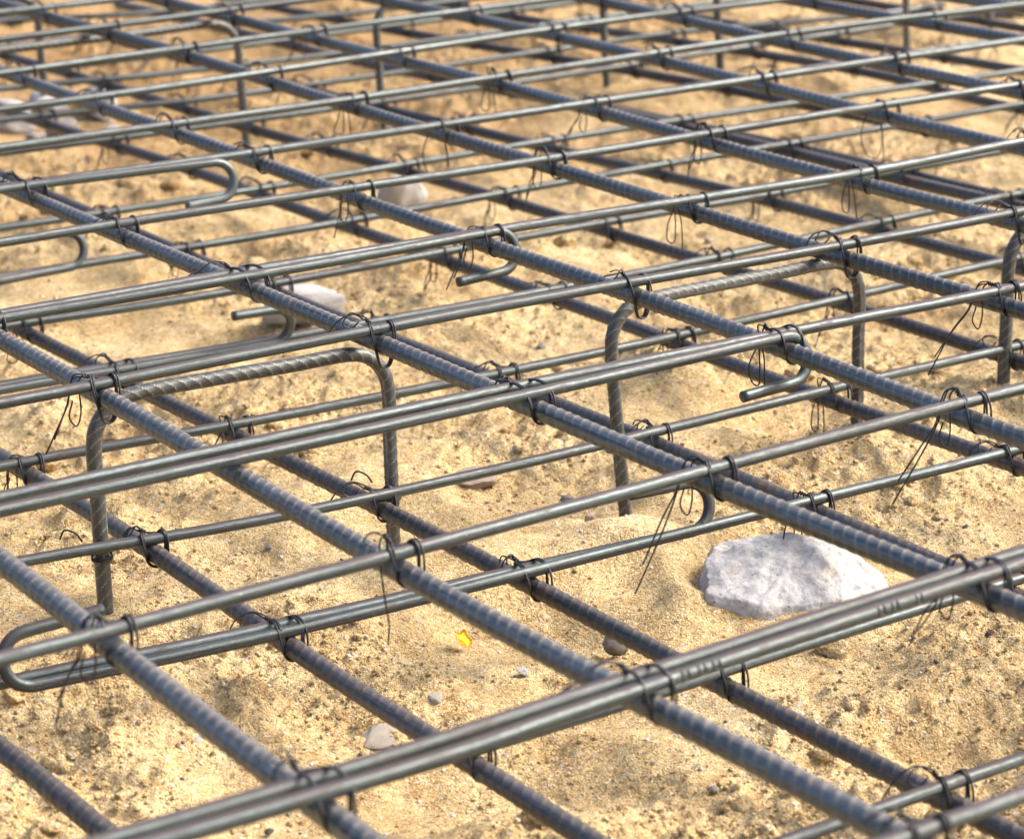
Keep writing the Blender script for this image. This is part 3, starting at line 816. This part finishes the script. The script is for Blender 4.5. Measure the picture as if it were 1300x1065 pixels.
TAILS_U = {(4, 2): 'long', (3, 2): 'long', (3, 1): 'down', (5, 5): 'loop', (4, 6): 'down', (5, 6): 'down', (7, 6): 'bigloop', (6, 5): 'loop', (6, 6): 'down',
           (2, 1): 'trail', (2, 2): 'plumb', (1, 2): 'down', (5, 7): 'bigloop', (6, 7): 'down', (5, 8): 'loop', (5, 3): 'long', (4, 3): 'loop', (3, 6): 'short', (4, 4): 'short',
           (3, 5): 'trail', (2, 4): 'down', (3, 4): 'curl', (6, 8): 'loop', (4, 5): 'down', (4, 7): 'short', (5, 4): 'curl', (6, 4): 'curl'}
TAILS_L = {(3, 3): 'curl', (2, 3): 'short', (4, 2): 'loop', (5, 3): 'loop', (5, 4): 'loop', (4, 3): 'short', (6, 3): 'curl', (5, 5): 'short', (3, 2): 'short', (2, 2): 'curl', (3, 4): 'loop',
           (5, 2): 'curl', (6, 4): 'down', (7, 5): 'curl', (5, 7): 'trail', (6, 7): 'down', (5, 6): 'down', (3, 6): 'loop', (4, 6): 'trail'}
SKIP_U = {(2, 3)}
CHAIRED = {(2, 4), (3, 4), (4, 4), (5, 4), (6, 4), (7, 4)}
KINDS = ['short', 'short', 'curl', 'down', 'short', 'short']
cache = {}
rot = Matrix(((-W2[0], V2[0], 0), (-W2[1], V2[1], 0), (0, 0, 1)))


def put_ties(mains, smooths, z, Rm, layer, tails, skip):
    rows = {}
    for k, t in smooths.items(): rows.setdefault(int(k.rstrip('ul')), []).append(t)
    for mk, mt in mains.items():
        if not isinstance(mk, int): continue
        for rk, ts in sorted(rows.items()):
            if (mk, rk) in skip: continue
            vv = 0.0; ww = ts[0][len(ts[0]) // 2][1]
            for _ in range(4):
                vv = ev(mt, ww)
                inn = [t for t in ts if t[0][0] - 0.002 <= vv <= t[-1][0] + 0.002]
                if not inn: break
                wl_ = [ev(t, vv) for t in inn]
                ww = sum(wl_) / len(wl_)
            if not inn: continue
            px, py = to_px(vw(vv, ww, z))
            if not (-25 < px < 1325 and -15 < py < 1085): continue
            half = (max(wl_) - min(wl_)) / 2 + R_SM
            deep = 0.0075 if (layer == 'upper' and (mk, rk) in CHAIRED) else 0.0
            rnd = random.Random(mk * 31 + rk * 7 + (1000 if layer == 'lower' else 0))
            tail = tails.get((mk, rk)) or rnd.choice(KINDS)
            near = py > 220
            key = (mk, rk, layer) if near or half > R_SM + 1e-4 else (tail, rnd.randrange(3), layer)
            if key not in cache:
                cache[key] = tie_mesh(hash(str(key)) % 1 + mk * 101 + rk * 13 + (7 if layer == 'lower' else 0), Rm, half, half, DC, deep, tail)
            o = link('wire_tie', cache[key], MAT['wire'])
            mw = (rot @ Matrix.Rotation(rnd.uniform(-0.12, 0.12), 3, 'Z')).to_4x4()
            mw.translation = Vector(vw(vv, ww, z))
            o.matrix_world = mw
            desc = {'short': 'short twisted', 'curl': 'curled', 'loop': 'looped', 'down': 'drooping', 'long': 'long drooping', 'bigloop': 'wide hanging loop', 'trail': 'long trailing', 'plumb': 'straight hanging'}[tail]
            tag(o, '%s tie, %s mat, %s ribbed bar from petal, %s row from concrete chunk' % (desc, layer, ORD[mk] if mk else 'outermost', ORD[rk] if rk else 'outermost'), 'wire tie', 'wire ties of the %s mat' % layer)


put_ties(UPPER_RIBBED, UPPER_SMOOTH, ZT, R_MAIN, 'upper', TAILS_U, SKIP_U)
put_ties(LOWER_RIBBED, LOWER_SMOOTH, ZB, R_LOW, 'lower', TAILS_L, set())


def leg_tie(v, w, z, wbar, label):
    m = Parts()
    for q in (0, 1):
        pts = []
        for k in range(17):
            an = 2 * math.pi * k / 16
            far = max(0.0, math.sin(an))
            rr = R_CH + 0.0012
            pts.append(vw(v + (rr + 0.001) * math.cos(an), w + rr * math.sin(an) + far * (wbar - w + 0.003), z - 0.004 + q * 0.0017 + 0.010 * far))
        m.add(sweep(catmull(np.array(pts), 0.0015), WR, 5))
    K = vw(v - 0.009, w + 0.012, z + 0.007)
    m.add(sweep(catmull(np.array([K, K + [-0.004, 0.0, 0.006], K + [-0.012, 0.0, 0.009], K + [-0.016, 0, 0.002]]), 0.002), WR, 5))
    o = link('wire_tie', m.mesh('wire_tie'), MAT['wire'])
    tag(o, label, 'wire tie', 'wire ties round the chair legs')


leg_tie(0.782, 1.697, ZB + 0.004, ev(LOWER_SMOOTH['3'], 0.782), 'dark wire ring tying the leg of the chair nearest the petal, mound side')
leg_tie(1.016, 1.684, ZB + 0.004, ev(LOWER_SMOOTH['3'], 1.016), 'dark wire ring tying a chair leg beside the curled lower tie')
leg_tie(1.219, 1.676, ZB + 0.004, ev(LOWER_SMOOTH['3'], 1.209), 'dark wire ring low on the middle chair leg beside the small grey flat stone')

# ------------------------------------------------------------------ stones, pebbles and small litter
from mathutils import noise as mnoise


def rock_mesh(seed, pts=None, cuts=3, amp=0.06, size=1.0, smooth_n=2, fine=0.02):
    rnd = random.Random(seed)
    bm = bmesh.new()
    if pts is None:
        pts = []
        for k in range(16):
            d = Vector((rnd.gauss(0, 1), rnd.gauss(0, 1), rnd.gauss(0, 1))).normalized()
            pts.append(d * rnd.uniform(0.8, 1.05))
    vsl = [bm.verts.new(p) for p in pts]
    r = bmesh.ops.convex_hull(bm, input=vsl)
    bmesh.ops.delete(bm, geom=list({g for g in r['geom_interior'] + r['geom_unused'] if isinstance(g, bmesh.types.BMVert)}), context='VERTS')
    for c in range(cuts):
        bmesh.ops.subdivide_edges(bm, edges=bm.edges[:], cuts=1, use_grid_fill=True)
        bmesh.ops.triangulate(bm, faces=bm.faces[:])
        if c < smooth_n:
            bmesh.ops.smooth_vert(bm, verts=bm.verts[:], factor=0.35, use_axis_x=True, use_axis_y=True, use_axis_z=True)
    bm.normal_update()
    off = Vector((rnd.uniform(0, 50), rnd.uniform(0, 50), rnd.uniform(0, 50)))
    for v in bm.verts:
        p = v.co / size
        n1 = mnoise.fractal(p * 1.8 + off, 0.9, 2.1, 4)
        n2 = mnoise.fractal(p * 7.0 + off, 0.8, 2.0, 4)
        v.co += v.normal * size * (amp * n1 + fine * n2)
    me = bpy.data.meshes.new('stone'); bm.to_mesh(me); bm.free()
    me.polygons.foreach_set('use_smooth', np.ones(len(me.polygons), dtype=bool))
    return me


def gz(x, y): return float(ground_z(np.array([x]), np.array([y]), False)[0])


def stone(name, label, cat, mat, x, y, size, seed, rotz=0.0, sink=0.3, cuts=3, group=None, amp=0.10, tilt=(0, 0)):
    me = rock_mesh(seed, None, cuts, amp)
    o = link(name, me, MAT[mat])
    o.scale = size
    o.rotation_euler = (tilt[0], tilt[1], rotz)
    o.location = (x, y, gz(x, y) + size[2] * (1 - 2 * sink))
    tag(o, label, cat, group)
    return o


# the large concrete chunk: coordinates in metres about its middle
cp = [(-0.073, -0.020, -0.045), (-0.030, -0.046, -0.045), (0.030, -0.030, -0.045), (0.092, 0.016, -0.045), (0.070, 0.060, -0.045), (-0.062, 0.062, -0.045),
      (-0.071, -0.018, -0.006), (-0.030, -0.042, -0.012), (0.004, -0.034, -0.010), (0.030, -0.026, -0.014), (0.090, 0.016, -0.024),
      (-0.066, 0.020, 0.008), (-0.056, 0.034, 0.013), (-0.010, 0.038, 0.018), (0.016, 0.036, 0.021), (0.036, 0.022, 0.014), (0.066, 0.022, -0.004), (-0.050, 0.058, 0.0), (0.030, 0.060, 0.0)]
me = rock_mesh(5, [Vector(p) for p in cp], 5, 0.022, 0.10, 1, 0.020)
ck = link('concrete_chunk', me, MAT['concrete'])
ck.location = (0.203, 1.882, -0.004)
tag(ck, 'large broken chunk of pale grey concrete lying on the sand', 'concrete chunk')

stone('stone', 'white angular stone lying below an upturned bar hook', 'stone', 'white_stone', -0.203, 2.618, (0.052, 0.036, 0.030), 11, 0.2, 0.16)
stone('stone', 'pale grey angular stone standing in sand beneath the lower mat', 'stone', 'white_stone', -0.124, 3.135, (0.038, 0.034, 0.042), 12, 0.5, 0.14)
stone('stone', 'flat brownish grey stone slab half buried in sand near the chair leg', 'stone', 'brown_stone', -0.034, 2.125, (0.026, 0.030, 0.009), 13, 0.1, 0.30)
stone('stone', 'small pale stone half buried behind the doubled bars near the petal', 'stone', 'pale_stone', -0.055, 1.690, (0.009, 0.008, 0.008), 14)
stone('stone', 'pale flat stone in the sand beside the outermost doubled bars', 'stone', 'pale_stone', -0.090, 1.640, (0.021, 0.014, 0.009), 15, 0.4, 0.36)
stone('stone', 'grey brown clod of stone by the wire knot of the outermost doubled bars', 'stone', 'grey_stone', 0.068, 1.780, (0.013, 0.012, 0.016), 16, 0.3, 0.2)
stone('stone', 'small round grey stone on the sand mound by the hook', 'stone', 'grey_stone', -0.268, 1.672, (0.010, 0.008, 0.007), 17)
stone('stone', 'grey brown stone tucked beneath the hooked lower bar by the mound', 'stone', 'grey_stone', -0.292, 1.762, (0.016, 0.013, 0.012), 18)
stone('stone', 'small blue grey stone chip in front of the middle chair leg', 'stone', 'grey_stone', 0.044, 2.115, (0.0085, 0.007, 0.005), 19)
stone('stone', 'small reddish stone on the sand between the chairs', 'stone', 'brown_stone', 0.058, 2.005, (0.006, 0.006, 0.005), 20)
stone('stone', 'tan and white stone lying in the rear rows beside a long crossbar', 'stone', 'brown_stone', 0.448, 3.80, (0.028, 0.022, 0.020), 21)
stone('stone', 'pinkish white stone block at the far edge of the mat', 'stone', 'white_stone', 0.050, 4.49, (0.030, 0.028, 0.026), 22)
stone('stone', 'grey concrete block fragment at the far end of the rear chair row', 'stone', 'grey_stone', 0.800, 4.33, (0.050, 0.045, 0.040), 23)
stone('stone', 'weathered grey concrete slab piece behind the rubble', 'stone', 'grey_stone', -0.800, 4.42, (0.055, 0.060, 0.050), 24, 0.2)
RUB = [(-0.665, 3.62, 0.050, 0.040, 0.024, 'white_stone'), (-0.585, 3.575, 0.034, 0.030, 0.020, 'grey_stone'), (-0.545, 3.64, 0.044, 0.034, 0.028, 'white_stone'), (-0.625, 3.70, 0.040, 0.036, 0.026, 'white_stone'),
       (-0.560, 3.72, 0.028, 0.026, 0.018, 'grey_stone'), (-0.690, 3.53, 0.034, 0.026, 0.014, 'white_stone'), (-0.610, 3.50, 0.022, 0.020, 0.012, 'grey_stone'), (-0.520, 3.57, 0.024, 0.020, 0.014, 'white_stone')]
RUBL = ['widest whitish stone of the rubble pile below the leaning twig', 'grey stone wedged between pale stones of the rubble pile', 'tall whitish stone at the end of the rubble pile nearest the mat corner',
        'whitish stone at the back of the rubble pile beside the wooden peg', 'small grey stone behind the tall whitish rubble stone', 'flat whitish stone at the front of the rubble pile',
        'smallest grey stone of the rubble pile lying on open sand', 'small whitish stone apart from the rubble pile below a hooked bar']
for k, (x, y, a, b, c, mt) in enumerate(RUB):
    stone('rubble_stone', RUBL[k], 'rubble', mt, x, y, (a, b, c * 1.25), 40 + k, k * 0.7, 0.2, 3, 'stones of the rubble pile')

# pebbles strewn on the sand that show one by one
PEB = [(-0.110, 1.700, 'dark_stone', 3.5), (-0.205, 1.620, 'white_stone', 5), 
       (0.004, 1.760, 'white_stone', 6), (0.150, 1.690, 'white_stone', 4.6), (0.185, 1.668, 'white_stone', 5), 
       (0.330, 1.790, 'dark_stone', 4), (0.305, 1.765, 'brown_stone', 4.6), (0.215, 2.130, 'white_stone', 4), (0.352, 2.040, 'dark_stone', 3.6), (-0.190, 2.000, 'grey_stone', 4.6), (-0.315, 1.960, 'white_stone', 4.8),
       (-0.140, 1.820, 'white_stone', 5), (0.110, 2.240, 'brown_stone', 4), (0.160, 1.965, 'white_stone', 4), (-0.065, 2.420, 'white_stone', 6), (-0.120, 2.520, 'grey_stone', 7), (0.030, 2.560, 'grey_stone', 6),
       (-0.330, 2.760, 'grey_stone', 6), (-0.360, 2.820, 'dark_stone', 6), (0.220, 2.980, 'brown_stone', 7), (0.470, 2.760, 'grey_stone', 7), (0.380, 3.290, 'dark_stone', 8), (0.120, 1.560, 'grey_stone', 5), (0.010, 1.540, 'white_stone', 5), (0.240, 1.520, 'white_stone', 5), (-0.150, 1.500, 'dark_stone', 4)]
PN = {'dark_stone': 'black', 'white_stone': 'white', 'grey_stone': 'grey', 'brown_stone': 'brown'}
pebble_meshes = [rock_mesh(60 + k, None, 2, 0.10) for k in range(5)]
for k, (x, y, mt, s) in enumerate(PEB):
    src = pebble_meshes[k % 5].copy() if True else None
    o = link('pebble', src, MAT[mt])
    s *= 0.001
    o.scale = (s * random.uniform(0.9, 1.3), s * random.uniform(0.8, 1.1), s * random.uniform(0.6, 0.8))
    o.rotation_euler = (random.uniform(-0.2, 0.2), random.uniform(-0.2, 0.2), random.uniform(0, 6))
    o.location = (x, y, gz(x, y) + s * 0.45)
    tag(o, 'small loose %s pebble lying on the open sand between the bars' % PN[mt], 'pebble', '%s pebbles scattered on the sand' % PN[mt])

# yellow petal, curled and folded
pm = bmesh.new()
NU, NV = 8, 8
grid = []
for i in range(NU + 1):
    row = []
    for j in range(NV + 1):
        a = i / NU; b = j / NV
        wd = 0.0095 * (0.35 + 0.65 * math.sin(math.pi * min(1, a * 0.72 + 0.06)) ** 0.7) * (1.0 if a < 0.9 else 0.8)
        x = (b - 0.5) * wd * (1.1 - 0.25 * a); y = (a - 0.5) * 0.012
        z = 0.0035 * (2 * b - 1) ** 2 + 0.0050 * a * a + 0.0006 * math.sin(9 * a + 5 * b)
        row.append(pm.verts.new((x, y, z)))
    grid.append(row)
for i in range(NU):
    for j in range(NV):
        pm.faces.new((grid[i][j], grid[i][j + 1], grid[i + 1][j + 1], grid[i + 1][j]))
bmesh.ops.solidify(pm, geom=pm.faces[:], thickness=0.0004)
pme = bpy.data.meshes.new('petal'); pm.to_mesh(pme); pm.free()
pme.polygons.foreach_set('use_smooth', np.ones(len(pme.polygons), dtype=bool))
m, nt, p = new_mat('petal_yellow')
co = nd(nt, 'ShaderNodeTexCoord').outputs['Object']
nt.links.new(ramp(nt, noise(nt, co, 300, 3), [(0.3, (0.88, 0.60, 0.01)), (0.7, (0.93, 0.74, 0.03))]), p.inputs['Base Color'])
p.inputs['Roughness'].default_value = 0.55
petal = link('petal', pme, m)
petal.location = (-0.039, 1.812, gz(-0.039, 1.812) + 0.005)
petal.rotation_euler = (0.25, 0.35, 0.9); petal.scale = (1.6, 0.95, 1.0)
tag(petal, 'small curled bright yellow petal lying on the sand', 'petal')

# twig and wooden peg near the rubble
m, nt, p = new_mat('dry_wood')
co = nd(nt, 'ShaderNodeTexCoord').outputs['Object']
nt.links.new(ramp(nt, noise(nt, co, 90, 5), [(0.3, (0.16, 0.10, 0.06)), (0.7, (0.36, 0.27, 0.18))]), p.inputs['Base Color'])
p.inputs['Roughness'].default_value = 0.85
tw = Parts()
g0 = gz(-0.545, 3.9)
tw.add(sweep(catmull(np.array([(-0.545, 3.880, g0), (-0.530, 3.90, g0 + 0.022), (-0.508, 3.93, g0 + 0.042), (-0.490, 3.955, g0 + 0.066)]), 0.004), 0.0048, 8))
tw.add(sweep(catmull(np.array([(-0.518, 3.915, g0 + 0.034), (-0.520, 3.925, g0 + 0.050), (-0.516, 3.93, g0 + 0.060)]), 0.004), 0.0022, 6))
o = link('twig', tw.mesh('twig'), m)
tag(o, 'dry grey brown twig leaning up out of the sand near the rubble', 'twig')
tw = Parts()
g0 = gz(-0.623, 3.905)
tw.add(sweep(catmull(np.array([(-0.623, 3.905, g0 - 0.01), (-0.622, 3.907, g0 + 0.02), (-0.620, 3.908, g0 + 0.034)]), 0.004), 0.0065, 6))
o = link('wooden_peg', tw.mesh('wooden_peg'), m)
tag(o, 'short brown wooden peg stuck in the sand behind the rubble', 'peg')

# ------------------------------------------------------------------ loose clods and grit (uncountable)
def scatter(n, smin, smax, name, mat, seed, clumpy, power=2.2):
    r = np.random.default_rng(seed)
    k = n * 4
    y = 1.26 + (4.6 - 1.26) * r.random(k) ** 1.9
    x = (r.random(k) * 2 - 1) * (0.06 + 0.215 * y)
    keep = r.random(k) < (crumble(x, y) ** 1.5 if clumpy else 1.0)
    keep &= ~((np.abs(x - 0.2) < 0.085) & (np.abs(y - 1.885) < 0.06))
    x = x[keep][:n]; y = y[keep][:n]; n = len(x)
    z = ground_z(x, y)
    s = smin + (smax - smin) * r.random(n) ** power
    s = s * (0.8 + 0.10 * y)
    t = (1 + 5 ** 0.5) / 2
    iv = np.array([(-1, t, 0), (1, t, 0), (-1, -t, 0), (1, -t, 0), (0, -1, t), (0, 1, t), (0, -1, -t), (0, 1, -t), (t, 0, -1), (t, 0, 1), (-t, 0, -1), (-t, 0, 1)]) / math.sqrt(1 + t * t)
    it = np.array([(0, 11, 5), (0, 5, 1), (0, 1, 7), (0, 7, 10), (0, 10, 11), (1, 5, 9), (5, 11, 4), (11, 10, 2), (10, 7, 6), (7, 1, 8), (3, 9, 4), (3, 4, 2), (3, 2, 6), (3, 6, 8), (3, 8, 9), (4, 9, 5), (2, 4, 11), (6, 2, 10), (8, 6, 7), (9, 8, 1)])
    V = iv[None] * (0.72 + 0.5 * r.random((n, 12, 1)))
    an = r.random(n) * 6.28
    c, sn = np.cos(an), np.sin(an)
    V = np.stack([V[..., 0] * c[:, None] - V[..., 1] * sn[:, None], V[..., 0] * sn[:, None] + V[..., 1] * c[:, None], V[..., 2] * 0.8], -1)
    V = V * s[:, None, None] + np.stack([x, y, z + 0.25 * s], -1)[:, None, :]
    F = (it[None] + 12 * np.arange(n)[:, None, None]).reshape(-1, 3)
    o = link(name, mesh_np(name, V.reshape(-1, 3), None, F, clumpy), mat)
    return o


def clods(n, seed):
    """bigger rough clods of caked sand, 3 to 11 mm across, gathered where the ground is broken up"""
    r = np.random.default_rng(seed)
    bm = bmesh.new(); bmesh.ops.create_icosphere(bm, subdivisions=3, radius=1.0)
    iv = np.array([v.co[:] for v in bm.verts]); it = np.array([[v.index for v in f.verts] for f in bm.faces]); bm.free()
    k = n * 8
    y = 1.28 + (3.6 - 1.28) * r.random(k) ** 1.7
    x = (r.random(k) * 2 - 1) * (0.06 + 0.215 * y)
    keep = r.random(k) < np.clip(crumble(x, y) - 0.35, 0, 1) ** 1.5
    keep &= ~((np.abs(x - 0.2) < 0.10) & (np.abs(y - 1.885) < 0.07))
    x = x[keep][:n]; y = y[keep][:n]; n = len(x)
    z = ground_z(x, y)
    s = 0.0030 + 0.0085 * r.random(n) ** 3.0
    V = np.repeat(iv[None], n, 0)
    d = np.ones((n, len(iv)))
    for fr, am in ((2.0, 0.16), (4.0, 0.10), (8.0, 0.07), (13.0, 0.05)):
        for _ in range(3):
            q = r.normal(size=(n, 3)); ph = r.random(n) * 6.28
            d += am * 0.7 * np.sin(fr * np.einsum('vk,nk->nv', iv, q) + ph[:, None])
    V = V * d[..., None] * np.array([1.15, 1.0, 0.72])
    V = V * s[:, None, None] + np.stack([x, y, z + 0.12 * s], -1)[:, None, :]
    F = (it[None] + len(iv) * np.arange(n)[:, None, None]).reshape(-1, 3)
    return link('caked_sand_clods', mesh_np('caked_sand_clods', V.reshape(-1, 3), None, F, True), MAT['crumb'])


o = clods(420, 21)
tag(o, 'larger rough clods of caked sand heaped where the ground is broken up', 'sand', None, 'stuff')
o = scatter(26000, 0.0008, 0.0025, 'sand_clods', MAT['crumb'], 5, True)
tag(o, 'loose crumbs and clods of damp sand strewn over the ground', 'sand', None, 'stuff')
m, nt, p = new_mat('mixed_grit')
gi_ = nd(nt, 'ShaderNodeNewGeometry').outputs['Random Per Island']
nt.links.new(ramp(nt, gi_, [(0.0, (0.10, 0.09, 0.08)), (0.18, (0.30, 0.26, 0.22)), (0.36, (0.58, 0.50, 0.40)), (0.55, (0.68, 0.61, 0.52)), (0.7, (0.48, 0.24, 0.08)), (0.85, (0.55, 0.36, 0.18)), (0.95, (0.34, 0.32, 0.31))], 'CONSTANT'), p.inputs['Base Color'])
p.inputs['Roughness'].default_value = 0.75
o = scatter(3600, 0.0006, 0.0020, 'grit', m, 8, False, 1.8)
tag(o, 'fine mixed grit of white, amber and dark grains on the sand', 'grit', None, 'stuff')
